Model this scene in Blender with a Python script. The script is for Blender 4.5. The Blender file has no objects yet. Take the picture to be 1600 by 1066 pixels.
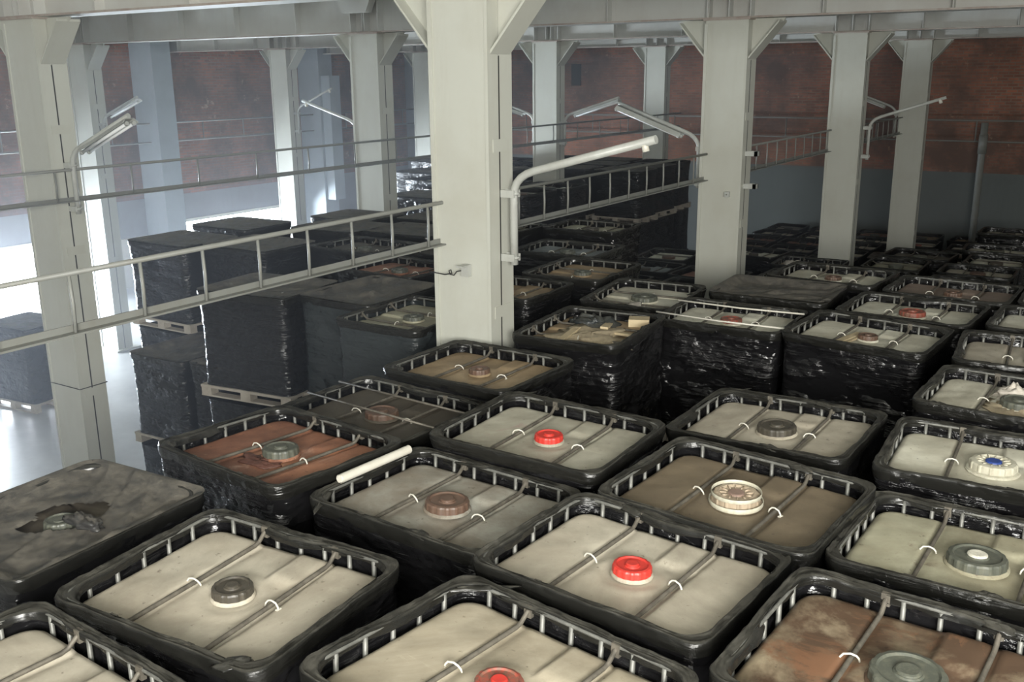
import bpy, math, random
from math import pi, sin, cos, radians
from mathutils import Matrix, Vector, noise

random.seed(7)
SC = bpy.context.scene
COL = SC.collection

# ---------------------------------------------------------------- camera, world, lights, exposure
cam_data = bpy.data.cameras.new('camera')
cam_data.sensor_width = 36.0
cam_data.lens = 36.0 * 1543.47 / 1600.0
cam_data.clip_start = 0.05
cam_data.clip_end = 200
cam = bpy.data.objects.new('camera', cam_data)
COL.objects.link(cam)
CAMZ = 5.612
cam.matrix_world = (Matrix.Translation((0, 0, CAMZ)) @ Matrix.Rotation(radians(32.898), 4, 'Z')
                    @ Matrix.Rotation(radians(90 - 15.155), 4, 'X') @ Matrix.Rotation(-0.009827, 4, 'Z'))
SC.camera = cam

world = bpy.data.worlds.new('overcast_daylight')
SC.world = world
world.use_nodes = True
wb = world.node_tree.nodes['Background']
wb.inputs['Color'].default_value = (0.90, 0.93, 0.90, 1)
wb.inputs['Strength'].default_value = 0.20

def area_light(name, loc, target, sx, sy, power, color):
    d = bpy.data.lights.new(name, 'AREA')
    d.shape = 'RECTANGLE'; d.size = sx; d.size_y = sy; d.energy = power; d.color = color
    o = bpy.data.objects.new(name, d); COL.objects.link(o)
    o.location = loc
    o.rotation_euler = (Vector(target) - Vector(loc)).to_track_quat('-Z', 'Y').to_euler()
    return o
# daylight from the big windows of the hall behind the viewer
area_light('hall_window_daylight', (2.6, -2.8, 6.25), (-4.5, 9.0, 3.2), 5.5, 2.6, 1130, (1.0, 0.985, 0.93))
# daylight at the low gate openings of the left wall
for nm, ya, yb, pw in (('gate_daylight_near', 6.6, 17.3, 10500), ('gate_daylight_far', 17.45, 25.4, 2600)):
    gl = area_light(nm, (-26.2, (ya + yb) / 2, 0.95), (-10, (ya + yb) / 2, 0.95), yb - ya, 2.9, pw, (0.80, 0.90, 1.0))
    gl.visible_camera = True   # the daylight in the gate is seen as well as felt

SC.view_settings.view_transform = 'Standard'
SC.view_settings.look = 'None'
SC.view_settings.exposure = 1.1
SC.view_settings.gamma = 1.0
SC.view_settings.use_curve_mapping = False
SC.cycles.use_denoising = True
SC.cycles.max_bounces = 6
SC.cycles.diffuse_bounces = 4
SC.cycles.glossy_bounces = 3
SC.cycles.sample_clamp_indirect = 6.0

# ---------------------------------------------------------------- mesh builder
class MB:
    def __init__(s): s.v = []; s.f = []; s.sm = []
    def add(s, vs, fs, smooth=False):
        b = len(s.v); s.v += [tuple(p) for p in vs]
        for f in fs: s.f.append(tuple(b + i for i in f)); s.sm.append(smooth)
        return s
    def box(s, x0, x1, y0, y1, z0, z1):
        vs = [(x, y, z) for z in (z0, z1) for y in (y0, y1) for x in (x0, x1)]
        return s.add(vs, [(0, 2, 3, 1), (4, 5, 7, 6), (0, 1, 5, 4), (2, 6, 7, 3), (0, 4, 6, 2), (1, 3, 7, 5)])
    def prism(s, poly, axis, a, b):
        # poly: 2-D points in the plane normal to axis ('x' -> (y,z), 'y' -> (x,z), 'z' -> (x,y))
        def P(p, t): return {'x': (t, p[0], p[1]), 'y': (p[0], t, p[1]), 'z': (p[0], p[1], t)}[axis]
        n = len(poly); vs = [P(p, a) for p in poly] + [P(p, b) for p in poly]
        fs = [tuple(range(n)), tuple(range(2 * n - 1, n - 1, -1))]
        fs += [(i, n + i, n + (i + 1) % n, (i + 1) % n) for i in range(n)]
        return s.add(vs, fs)
    def tube(s, pts, r, n=8, closed=False, cap=True, rs=None):
        pts = [Vector(p) for p in pts]; m = len(pts); up = Vector((0.13, 0.21, 0.97)).normalized(); vs = []
        for i, p in enumerate(pts):
            a = pts[(i - 1) % m] if (closed or i) else p
            c = pts[(i + 1) % m] if (closed or i < m - 1) else p
            t = (c - a).normalized()
            if abs(t.dot(up)) > 0.97: up = Vector((0.9, 0.3, 0.1)).normalized()
            u = t.cross(up).normalized(); w = u.cross(t).normalized(); up = w
            rr_ = rs[i] if rs else r
            for k in range(n):
                q = 2 * pi * k / n
                vs.append(p + (u * cos(q) + w * sin(q)) * rr_)
        fs = []
        for i in range(m if closed else m - 1):
            j = (i + 1) % m
            for k in range(n):
                k2 = (k + 1) % n
                fs.append((i * n + k, i * n + k2, j * n + k2, j * n + k))
        s.add(vs, fs, True)
        if cap and not closed:
            b = len(s.v) - m * n
            s.f.append(tuple(b + k for k in range(n - 1, -1, -1))); s.sm.append(False)
            s.f.append(tuple(b + (m - 1) * n + k for k in range(n))); s.sm.append(False)
        return s
    def loft(s, loops, smooth=True, close=True, caps=(False, False)):
        n = len(loops[0]); vs = [p for l in loops for p in l]; fs = []
        for i in range(len(loops) - 1):
            for k in range(n if close else n - 1):
                k2 = (k + 1) % n
                fs.append((i * n + k, i * n + k2, (i + 1) * n + k2, (i + 1) * n + k))
        if caps[0]: fs.append(tuple(range(n - 1, -1, -1)))
        if caps[1]: fs.append(tuple((len(loops) - 1) * n + k for k in range(n)))
        return s.add(vs, fs, smooth)
    def lathe(s, prof, n=32, c=(0, 0, 0), mod=None, smooth=False):
        loops = []
        for i, (r, z) in enumerate(prof):
            loops.append([(c[0] + r * (mod(i, k) if mod else 1) * cos(2 * pi * k / n),
                           c[1] + r * (mod(i, k) if mod else 1) * sin(2 * pi * k / n), c[2] + z) for k in range(n)])
        return s.loft(loops, smooth, True, (True, True))
    def mesh(s, name, mat=None):
        me = bpy.data.meshes.new(name); me.from_pydata(s.v, [], s.f)
        me.polygons.foreach_set('use_smooth', s.sm)
        if mat: me.materials.append(mat)
        me.update(); return me
    def build(s, name, mat=None, parent=None, loc=None):
        return link(name, s.mesh(name, mat), parent, loc)

def link(name, me, parent=None, loc=None, rot=None, mat=None):
    o = bpy.data.objects.new(name, me); COL.objects.link(o)
    if parent: o.parent = parent
    if loc: o.location = loc
    if rot: o.rotation_euler = rot
    if mat:
        o.material_slots[0].link = 'OBJECT'; o.material_slots[0].material = mat
    return o
def tag(o, label=None, cat=None, group=None, kind=None):
    for k, v in (('label', label), ('category', cat), ('group', group), ('kind', kind)):
        if v: o[k] = v
    return o
def empty(name, loc, rot=(0, 0, 0), scale=None):
    o = bpy.data.objects.new(name, None); COL.objects.link(o); o.location = loc; o.rotation_euler = rot
    o.empty_display_size = 0.2
    if scale: o.scale = scale
    return o

# ---------------------------------------------------------------- materials
def newmat(name):
    m = bpy.data.materials.new(name); m.use_nodes = True
    nt = m.node_tree; b = nt.nodes['Principled BSDF']
    return m, nt, b
def N(nt, t, **kw):
    n = nt.nodes.new(t)
    for k, v in kw.items():
        if k in n.inputs: n.inputs[k].default_value = v
        else: setattr(n, k, v)
    return n
def coords(nt, scale=(1, 1, 1), off=(0, 0, 0), perobj=True):
    tc = N(nt, 'ShaderNodeTexCoord'); mp = N(nt, 'ShaderNodeMapping')
    mp.inputs['Scale'].default_value = scale; mp.inputs['Location'].default_value = off
    if perobj:
        oi = N(nt, 'ShaderNodeObjectInfo'); ad = N(nt, 'ShaderNodeVectorMath', operation='MULTIPLY_ADD')
        nt.links.new(oi.outputs['Random'], ad.inputs[0]); ad.inputs[1].default_value = (17, 31, 23)
        nt.links.new(tc.outputs['Object'], ad.inputs[2]); nt.links.new(ad.outputs[0], mp.inputs['Vector'])
    else:
        nt.links.new(tc.outputs['Object'], mp.inputs['Vector'])
    return mp.outputs[0]
def noise_tex(nt, vec, scale, detail=4, rough=0.6, dist=0.0):
    n = N(nt, 'ShaderNodeTexNoise', Scale=scale, Detail=detail, Roughness=rough, Distortion=dist)
    nt.links.new(vec, n.inputs['Vector']); return n.outputs['Fac']
def ramp(nt, fac, stops):
    r = N(nt, 'ShaderNodeValToRGB'); e = r.color_ramp.elements
    while len(e) < len(stops): e.new(0.5)
    for q, (p, c) in zip(e, stops): q.position = p; q.color = c if len(c) == 4 else (*c, 1)
    nt.links.new(fac, r.inputs[0]); return r.outputs[0]
def mixc(nt, fac, a, b):
    m = N(nt, 'ShaderNodeMix', data_type='RGBA')
    if isinstance(fac, float): m.inputs[0].default_value = fac
    else: nt.links.new(fac, m.inputs[0])
    for s, i in ((a, 6), (b, 7)):
        if isinstance(s, tuple): m.inputs[i].default_value = (*s, 1) if len(s) == 3 else s
        else: nt.links.new(s, m.inputs[i])
    return m.outputs[2]
def bump(nt, b, h, strength, dist=0.01):
    n = N(nt, 'ShaderNodeBump', Strength=strength, Distance=dist)
    nt.links.new(h, n.inputs['Height']); nt.links.new(n.outputs[0], b.inputs['Normal'])
W, K_ = (1, 1, 1, 1), (0, 0, 0, 1)

def paint_mat(name, c, dirt, rough=0.55, amt=0.5, scale=2.0):
    m, nt, b = newmat(name); v = coords(nt)
    f = ramp(nt, noise_tex(nt, v, scale, 6, 0.65), [(0.45, K_), (0.8, W)])
    f2 = ramp(nt, noise_tex(nt, coords(nt, (6, 6, 0.7)), 1.6, 5, 0.7), [(0.5, K_), (0.85, W)])
    col = mixc(nt, f, c, tuple(a * (1 - amt) + d * amt for a, d in zip(c, dirt)))
    col = mixc(nt, f2, col, tuple(a * (1 - amt * 0.6) + d * amt * 0.6 for a, d in zip(c, dirt)))
    nt.links.new(col, b.inputs['Base Color']); b.inputs['Roughness'].default_value = rough
    bump(nt, b, noise_tex(nt, v, 30, 3), 0.12, 0.004)
    return m
M_col = paint_mat('grey_green_column_paint', (0.47, 0.475, 0.42), (0.30, 0.27, 0.20), 0.45, 0.35, 1.2)
M_colblue = paint_mat('blue_grey_wall_paint', (0.33, 0.37, 0.40), (0.22, 0.24, 0.25), 0.6, 0.4)
M_beam = paint_mat('grey_beam_paint', (0.50, 0.50, 0.47), (0.33, 0.27, 0.22), 0.55, 0.35, 1.5)
M_flange = paint_mat('flange_edge_with_rust', (0.36, 0.32, 0.28), (0.16, 0.07, 0.05), 0.6, 0.7, 4)
M_ceil = paint_mat('pale_ceiling_paint', (0.66, 0.66, 0.61), (0.4, 0.4, 0.36), 0.8, 0.3)
M_dark = paint_mat('dark_seam', (0.02, 0.02, 0.018), (0.01, 0.01, 0.01), 0.8)
M_pipe = paint_mat('grey_painted_pipe', (0.42, 0.43, 0.40), (0.2, 0.18, 0.15), 0.4, 0.5, 6)
M_lad = paint_mat('grey_painted_ladder', (0.18, 0.185, 0.17), (0.14, 0.13, 0.10), 0.5, 0.5, 6)
M_tube = paint_mat('white_fluorescent_glass', (0.82, 0.84, 0.84), (0.7, 0.7, 0.7), 0.2, 0.1)
M_white = paint_mat('white_plastic', (0.58, 0.56, 0.49), (0.45, 0.4, 0.3), 0.45, 0.4, 12)
M_pallet = paint_mat('pale_pallet_wood', (0.42, 0.38, 0.32), (0.20, 0.16, 0.12), 0.8, 0.6, 8)

def brick_mat():
    m, nt, b = newmat('old_red_brick')
    tc = N(nt, 'ShaderNodeTexCoord'); sp = N(nt, 'ShaderNodeSeparateXYZ'); nt.links.new(tc.outputs['Object'], sp.inputs[0])
    ad = N(nt, 'ShaderNodeMath', operation='ADD'); nt.links.new(sp.outputs[0], ad.inputs[0]); nt.links.new(sp.outputs[1], ad.inputs[1])
    cb = N(nt, 'ShaderNodeCombineXYZ'); nt.links.new(ad.outputs[0], cb.inputs[0]); nt.links.new(sp.outputs[2], cb.inputs[1])
    br = N(nt, 'ShaderNodeTexBrick', Scale=1.0)
    br.inputs['Color1'].default_value = (0.36, 0.130, 0.075, 1); br.inputs['Color2'].default_value = (0.20, 0.085, 0.055, 1)
    br.inputs['Mortar'].default_value = (0.22, 0.16, 0.12, 1)
    br.inputs['Mortar Size'].default_value = 0.012; br.inputs['Brick Width'].default_value = 0.26; br.inputs['Row Height'].default_value = 0.078
    br.inputs['Bias'].default_value = 0.0
    nt.links.new(cb.outputs[0], br.inputs['Vector'])
    v = tc.outputs['Object']
    f = ramp(nt, noise_tex(nt, v, 0.55, 5, 0.7), [(0.38, K_), (0.62, W)])
    c = mixc(nt, f, br.outputs[0], (0.10, 0.060, 0.045))
    f2 = ramp(nt, noise_tex(nt, v, 2.4, 6, 0.75), [(0.60, K_), (0.74, W)])
    c = mixc(nt, f2, c, (0.50, 0.34, 0.24))
    hs = N(nt, 'ShaderNodeHueSaturation', Saturation=1.0, Value=1.0); nt.links.new(c, hs.inputs['Color'])
    nt.links.new(hs.outputs[0], b.inputs['Base Color']); b.inputs['Roughness'].default_value = 0.9
    bump(nt, b, br.outputs['Fac'], 0.3, 0.01)
    return m
M_brick = brick_mat()

def floor_mat():
    m, nt, b = newmat('grey_concrete_floor'); v = coords(nt, perobj=False)
    f = noise_tex(nt, v, 0.5, 7, 0.7); c = ramp(nt, f, [(0.3, (0.30, 0.30, 0.30)), (0.7, (0.50, 0.50, 0.49))])
    nt.links.new(c, b.inputs['Base Color']); b.inputs['Roughness'].default_value = 0.38
    bump(nt, b, noise_tex(nt, v, 12, 5), 0.15, 0.01); return m
M_floor = floor_mat()

def film_mat(name, base, dust, dustamt, rough, bs=0.6, alpha=1.0):
    m, nt, b = newmat(name)
    v = coords(nt)
    vs = coords(nt, (1.4, 1.4, 15))
    crease = noise_tex(nt, vs, 1.3, 4, 0.6, 0.4)
    fine = noise_tex(nt, v, 14, 4, 0.6, 1.2)
    geo = N(nt, 'ShaderNodeNewGeometry'); sep = N(nt, 'ShaderNodeSeparateXYZ'); nt.links.new(geo.outputs['Normal'], sep.inputs[0])
    up = N(nt, 'ShaderNodeMapRange'); up.inputs['From Min'].default_value = 0.45; up.inputs['From Max'].default_value = 0.95
    nt.links.new(sep.outputs[2], up.inputs[0])
    nz = ramp(nt, noise_tex(nt, v, 6.0, 8, 0.75), [(0.36, (0.10, 0.10, 0.10)), (0.62, W)])
    mu = N(nt, 'ShaderNodeMath', operation='MULTIPLY'); nt.links.new(up.outputs[0], mu.inputs[0]); nt.links.new(nz, mu.inputs[1])
    mu2 = N(nt, 'ShaderNodeMath', operation='MULTIPLY_ADD'); nt.links.new(mu.outputs[0], mu2.inputs[0])
    mu2.inputs[1].default_value = dustamt; mu2.inputs[2].default_value = 0.04
    nt.links.new(mixc(nt, mu2.outputs[0], base, dust), b.inputs['Base Color'])
    rr = N(nt, 'ShaderNodeMath', operation='MULTIPLY_ADD'); nt.links.new(mu2.outputs[0], rr.inputs[0])
    rr.inputs[1].default_value = 0.45; rr.inputs[2].default_value = rough
    nt.links.new(rr.outputs[0], b.inputs['Roughness'])
    msk = ramp(nt, noise_tex(nt, coords(nt, (1.0, 1.0, 1.6), (4, 2, 9)), 2.3, 3, 0.6), [(0.40, (0.08, 0.08, 0.08)), (0.62, W)])
    ad = N(nt, 'ShaderNodeMath', operation='MULTIPLY_ADD'); nt.links.new(fine, ad.inputs[0]); ad.inputs[1].default_value = 0.30
    nt.links.new(crease, ad.inputs[2])
    mm = N(nt, 'ShaderNodeMath', operation='MULTIPLY'); nt.links.new(ad.outputs[0], mm.inputs[0]); nt.links.new(msk, mm.inputs[1])
    bump(nt, b, mm.outputs[0], bs, 0.06)
    b.inputs['Specular IOR Level'].default_value = 0.42
    return m
M_film = film_mat('black_stretch_film', (0.006, 0.006, 0.007), (0.05, 0.047, 0.04), 0.45, 0.11, 0.8)
M_lip = film_mat('dusty_black_film_on_rim', (0.009, 0.009, 0.008), (0.058, 0.055, 0.045), 0.9, 0.24, 0.45)
M_cover = film_mat('dusty_film_cover', (0.03, 0.03, 0.03), (0.135, 0.122, 0.10), 1.0, 0.35, 0.3)
M_greyfilm = film_mat('dusty_grey_film', (0.022, 0.027, 0.029), (0.08, 0.078, 0.065), 0.9, 0.25, 0.5)

def steel_mat(name, c, rough):
    m, nt, b = newmat(name); v = coords(nt)
    f = ramp(nt, noise_tex(nt, v, 18, 4), [(0.4, K_), (0.75, W)])
    nt.links.new(mixc(nt, f, c, tuple(x * 0.4 for x in c)), b.inputs['Base Color'])
    b.inputs['Roughness'].default_value = rough; b.inputs['Metallic'].default_value = 0.35
    return m
M_steel = steel_mat('galvanised_cage_steel', (0.17, 0.17, 0.155), 0.5)
M_bar = steel_mat('dusty_cross_bar_steel', (0.15, 0.135, 0.11), 0.6)

def tank_mat(name, c, dirt, lo=0.42, hi=0.72, sc=2.2, stain=None, slo=0.58, shi=0.66, ssc=1.6):
    c, dirt = tuple(x * 0.80 for x in c), tuple(x * 0.74 for x in dirt)
    m, nt, b = newmat(name); v = coords(nt)
    f = ramp(nt, noise_tex(nt, v, sc, 7, 0.66, 0.3), [(lo, K_), (hi, W)])
    col = mixc(nt, f, c, dirt)
    big = ramp(nt, noise_tex(nt, coords(nt, off=(8.3, 1.7, 0)), 1.1, 9, 0.72, 0.5), [(0.40, K_), (0.68, W)])
    col = mixc(nt, big, col, tuple(x * 0.72 for x in dirt))
    wisp = ramp(nt, noise_tex(nt, coords(nt, (1, 3.5, 1), (2.3, 7.7, 0)), 2.6, 8, 0.75, 1.5), [(0.60, K_), (0.80, (0.5, 0.5, 0.5))])
    col = mixc(nt, wisp, col, tuple(min(1, x * 1.25) for x in c))
    sp = ramp(nt, noise_tex(nt, v, 26, 3, 0.6), [(0.66, K_), (0.74, W)])
    col = mixc(nt, sp, col, tuple(x * 0.55 for x in dirt))
    if stain:
        s = ramp(nt, noise_tex(nt, coords(nt, off=(3.1, 5.7, 1.3)), ssc, 8, 0.72, 0.8), [(slo, K_), (shi, W)])
        col = mixc(nt, s, col, stain)
    nt.links.new(col, b.inputs['Base Color']); b.inputs['Roughness'].default_value = 0.55
    bump(nt, b, noise_tex(nt, v, 9, 5, 0.6), 0.15, 0.01)
    return m
TM = {
 'beige': tank_mat('beige_dusty_tank', (0.60, 0.55, 0.445), (0.48, 0.42, 0.325)),
 'beige_red': tank_mat('beige_tank_red_specks', (0.55, 0.49, 0.375), (0.42, 0.36, 0.26), stain=(0.30, 0.15, 0.10), slo=0.64, shi=0.74, ssc=3),
 'white': tank_mat('off_white_tank', (0.86, 0.84, 0.70), (0.66, 0.61, 0.47), stain=(0.40, 0.32, 0.24), slo=0.62, shi=0.7, ssc=3),
 'pale': tank_mat('pale_grey_tank', (0.56, 0.54, 0.44), (0.42, 0.38, 0.29), stain=(0.33, 0.26, 0.22), slo=0.62, shi=0.7, ssc=3),
 'greydirty': tank_mat('grey_tank_brown_film', (0.46, 0.45, 0.39), (0.28, 0.235, 0.18), 0.42, 0.6, 1.2),
 'brown': tank_mat('brown_mud_tank', (0.215, 0.170, 0.112), (0.180, 0.140, 0.092)),
 'darkbrown': tank_mat('dark_brown_dust_tank', (0.125, 0.108, 0.080), (0.085, 0.070, 0.052)),
 'orange': tank_mat('orange_rust_tank', (0.48, 0.22, 0.125), (0.24, 0.105, 0.065), 0.42, 0.62, 1.8, stain=(0.50, 0.36, 0.28), slo=0.56, shi=0.70),
 'tan': tank_mat('tan_dust_tank', (0.46, 0.34, 0.20), (0.33, 0.23, 0.13)),
 'rust': tank_mat('rust_streaked_tank', (0.40, 0.33, 0.22), (0.11, 0.065, 0.038), 0.36, 0.50, 1.3, stain=(0.17, 0.085, 0.045), slo=0.52, shi=0.60, ssc=2.0),
 'olive': tank_mat('olive_grey_tank', (0.50, 0.48, 0.35), (0.38, 0.34, 0.23), stain=(0.15, 0.11, 0.075), slo=0.60, shi=0.68, ssc=2.2),
 'pink': tank_mat('pinkish_grey_tank', (0.36, 0.27, 0.215), (0.25, 0.19, 0.15)),
 'bluegrey': tank_mat('blue_grey_tank', (0.33, 0.36, 0.36), (0.23, 0.25, 0.24)),
}
def lid_mat(name, c, dust, lo=0.45, hi=0.75):
    m, nt, b = newmat(name); v = coords(nt)
    f = ramp(nt, noise_tex(nt, v, 9, 5), [(lo, K_), (hi, W)])
    nt.links.new(mixc(nt, f, c, dust), b.inputs['Base Color']); b.inputs['Roughness'].default_value = 0.45
    return m
LM = {
 'red': lid_mat('red_lid', (0.50, 0.035, 0.025), (0.42, 0.04, 0.03)),
 'dullred': lid_mat('dusty_red_lid', (0.30, 0.06, 0.04), (0.15, 0.08, 0.055), 0.35, 0.6),
 'black': lid_mat('dusty_black_lid', (0.05, 0.044, 0.034), (0.085, 0.074, 0.056)),
 'brown': lid_mat('brown_dusty_lid', (0.11, 0.065, 0.045), (0.085, 0.06, 0.045)),
 'grey': lid_mat('grey_green_lid', (0.07, 0.075, 0.06), (0.12, 0.12, 0.09)),
 'beige': lid_mat('beige_lid', (0.36, 0.29, 0.21), (0.22, 0.17, 0.12)),
 'cream': lid_mat('cream_lid', (0.47, 0.45, 0.36), (0.36, 0.33, 0.25)),
 'pinkbrown': lid_mat('brown_lid_centre', (0.22, 0.15, 0.12), (0.16, 0.11, 0.085)),
 'blue': lid_mat('blue_plug', (0.02, 0.05, 0.22), (0.04, 0.07, 0.25)),
 'white': lid_mat('white_plug', (0.6, 0.58, 0.5), (0.4, 0.38, 0.3)),
}

# ================================================================ THE HALL
XW, YW, ZC = -23.5, 30.0, 6.92
def struct(mb, name, mat, label=None, parent=None):
    o = mb.build(name, mat, parent)
    if not parent: tag(o, label, kind='structure')
    return o
struct(MB().box(XW - 0.4, 12, -6, YW + 0.4, -0.15, 0), 'floor', M_floor, 'grey concrete floor, brightly lit by the gates at the left')
cl = struct(MB().box(XW - 0.4, 12, -6, YW + 0.4, ZC, ZC + 0.2), 'ceiling', M_ceil, 'pale ribbed ceiling above the steel beams')
for k in range(40):
    x = XW + 0.5 + k * 0.6
    if x > -1.5: break
    MB().prism([(x - 0.09, ZC), (x - 0.05, ZC - 0.13), (x + 0.05, ZC - 0.13), (x + 0.09, ZC)], 'y', -2, YW).build('ceiling_rib', M_ceil, cl)
# left wall with its gate openings
G1, G2 = (8.6, 14.3), (18.45, 22.7)
GT = 1.62
wl = MB()
wl.box(XW - 0.35, XW, -6, YW, 2.35, ZC)
lower = MB()
for a, b_ in ((-6, G1[0]), (G1[1], G2[0]), (G2[1], YW)): lower.box(XW - 0.35, XW, a, b_, 0, GT)
lower.box(XW - 0.35, XW, -6, YW, GT, 2.35)
w_l = struct(wl, 'wall_left', M_brick, 'long brick wall at the left with daylight gates at its foot')
M_leftlow = paint_mat('pale_grey_lower_wall_paint', (0.22, 0.225, 0.235), (0.14, 0.12, 0.11), 0.7, 0.5, 0.8)
lower.build('painted_lower_wall', M_leftlow, w_l)
w_f = struct(MB().box(XW, 12, YW, YW + 0.35, 2.85, ZC), 'wall_far', M_brick, 'dark brick far wall behind the field of totes')
M_grey_lower = paint_mat('grey_lower_wall_paint', (0.085, 0.095, 0.09), (0.05, 0.05, 0.045), 0.7, 0.5, 0.8)
MB().box(XW, 12, YW, YW + 0.35, 0, 2.85).build('painted_lower_wall', M_grey_lower, w_f)
for i, (a, b_) in enumerate((G1, G2)):
    fr = MB(); t = 0.09
    fr.box(XW - 0.30, XW + 0.03, a, a + t, 0, GT); fr.box(XW - 0.30, XW + 0.03, b_ - t, b_, 0, GT); fr.box(XW - 0.30, XW + 0.03, a, b_, GT - t, GT)
    o = struct(fr, 'door_%d' % (i + 1), M_white, 'low wide gate opening full of daylight in the left wall, %s' % ('nearer one' if i == 0 else 'farther one'))
# brick/paint pilasters of the left wall
for i, y in enumerate((17.6, 23.85, 29.3)):
    p = MB().box(XW, XW + 0.90, y, y + 0.62, 0, ZC)
    struct(p, 'trim_%d' % (i + 1), M_colblue, 'blue-grey pilaster against the left brick wall')
# small window niche and box on far wall
struct(MB().box(-16.9, -16.55, YW - 0.05, YW, 5.2, 5.9), 'trim_4', M_dark, 'small dark vent slot high in the far brick wall')

# thin dusty haze hanging in the air of the hall
hz_m = bpy.data.materials.new('dusty_air'); hz_m.use_nodes = True
hz_nt = hz_m.node_tree; hz_nt.nodes.remove(hz_nt.nodes['Principled BSDF'])
hz_v = hz_nt.nodes.new('ShaderNodeVolumeScatter'); hz_v.inputs['Density'].default_value = 0.0075
hz_v.inputs['Color'].default_value = (0.85, 0.9, 1.0, 1); hz_v.inputs['Anisotropy'].default_value = 0.35
hz_nt.links.new(hz_v.outputs[0], hz_nt.nodes['Material Output'].inputs['Volume'])
hz = MB().box(XW + 0.02, -3.5, 1.0, YW - 0.02, 0.01, 6.0).build('dusty_haze', hz_m)
tag(hz, 'thin bluish dusty haze in the air by the left gates', 'haze', kind='stuff')

# ---------------------------------------------------------------- beams
def beam_x(y, zb, name_label):
    """I-beam running across the hall above the columns of one row"""
    root = empty('steel_beam', (0, y, zb))
    x0, x1 = XW, 9.0
    MB().box(x0, x1, -0.008, 0.008, 0.02, ZC - zb).build('web', M_beam, root)
    MB().box(x0, x1, -0.16, 0.16, 0, 0.024).build('bottom_flange', M_beam, root)
    MB().box(x0, x1, -0.163, -0.1601, 0.0, 0.022).build('flange_edge', M_flange, root)
    for k in range(22):
        x = x0 + 1.05 + k * 1.45
        if x > 1.0: break
        MB().box(x - 0.006, x + 0.006, -0.13, -0.009, 0.024, ZC - zb - 0.01).build('stiffener', M_beam, root)
    tag(root, name_label, 'beam'); root['kind'] = 'structure'
    return root
YR = [6.64, 12.45, 18.3, 24.1]
BEAMS = []
for i, y in enumerate(YR):
    BEAMS.append(beam_x(y + 0.175, 6.255, ['painted steel beam crossing at the very top, nearest', 'second painted steel beam from the viewer',
                              'third painted steel beam from the viewer', 'fourth painted steel beam, farthest from the viewer'][i]))
COLS = {  # key: (x of right face, y of front face)
 'c6': (-4.50, 6.64), 'c9': (-4.50, 12.45), 'c10': (-4.48, 18.3), 'c11': (-4.50, 24.1),
 'c1': (-10.44, 6.64), 'c5': (-10.52, 12.45), 'c7': (-10.68, 18.3), 'c8': (-10.86, 24.1),
 'c2': (-18.0, 12.45), 'c4': (-18.4, 18.3), 'c0': (-18.45, 24.1)}
CLAB = {
 'c6': 'large pale steel column in the middle foreground, reaching the top of the picture',
 'c9': 'second steel column in the middle row, right of the large centre column',
 'c10': 'third steel column of the middle row, behind a tote with white rags',
 'c11': 'farthest and dimmest steel column of the middle row, at the right',
 'c1': 'tall pale column at the left standing on the sunlit floor',
 'c5': 'steel column left of the large centre column with an arm lamp on its left',
 'c7': 'steel column just right of the large centre column, in the left row',
 'c8': 'farthest steel column of the left row, seen behind the roof of lamps',
 'c2': 'column half hidden behind the tall left column, one side sunlit',
 'c4': 'slim column with a sunlit lower face behind the farther gate stack',
 'c0': 'dark blue-grey column seen just left of the large centre column'}
CW, CD = 0.56, 0.35
col_meshes = {}
def column_parts():
    a = MB()   # two box halves with a recessed seam on the narrow side
    a.box(-CW, 0, 0.0, 0.15, 0, 6.255); a.box(-CW, 0, 0.165, CD, 0, 6.255)
    a.box(-CW + 0.01, -0.012, 0.15, 0.165, 0, 6.255)
    sh = a.mesh('shaft', M_col)
    b = MB(); b.box(-CW - 0.012, -CW + 0.03, -0.012, 0.0, 0, 6.2); b.box(-0.02, 0.008, -0.012, 0.0, 0, 6.2)
    lip = b.mesh('corner_strip', M_col)
    def haunch(s):
        h = MB(); x = 0.0 if s > 0 else -CW
        h.prism([(x, 5.78), (x, 6.25), (x + s * 0.42, 6.25), (x + s * 0.36, 6.18)][::s], 'y', 0.16, 0.19)
        return h.mesh('haunch', M_col)
    def hfl(s):
        h = MB(); x = 0.0 if s > 0 else -CW
        p = [(x + s * 0.005, 5.76), (x + s * 0.38, 6.20), (x + s * 0.38, 6.225), (x + s * 0.005, 5.79)]
        h.prism(p[::s], 'y', 0.03, 0.32)
        return h.mesh('haunch_flange', M_col)
    d = MB(); d.box(-0.004, 0.0015, 0.150, 0.166, 0, 5.75)
    w = MB()
    for z in (0.6, 1.9, 3.62, 5.0): w.box(-0.001, 0.006, 0.06, 0.29, z, z + 0.10)
    t = MB(); t.box(-CW - 0.03, 0.03, -0.03, CD + 0.03, 6.235, 6.256)
    bp = MB(); bp.box(-CW - 0.12, 0.12, -0.12, CD + 0.12, 0, 0.03)
    return [('seam', d.mesh('seam', M_dark), M_dark), ('shaft', sh, M_col), ('corner_strip', lip, M_col), ('haunch', haunch(1), M_col), ('haunch', haunch(-1), M_col),
            ('haunch_flange', hfl(1), M_col), ('haunch_flange', hfl(-1), M_col), ('batten_plate', w.mesh('batten_plate', M_col), M_col),
            ('cap_plate', t.mesh('cap_plate', M_flange), M_flange), ('base_plate', bp.mesh('base_plate', M_col), M_col)]
head_me = MB()
for hx_ in (-CW - 0.01, -CW / 2, 0.0):
    head_me.box(hx_, hx_ + 0.014, -0.15, -0.009, 0.024, 0.655); head_me.box(hx_, hx_ + 0.014, 0.009, 0.15, 0.024, 0.655)
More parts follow.
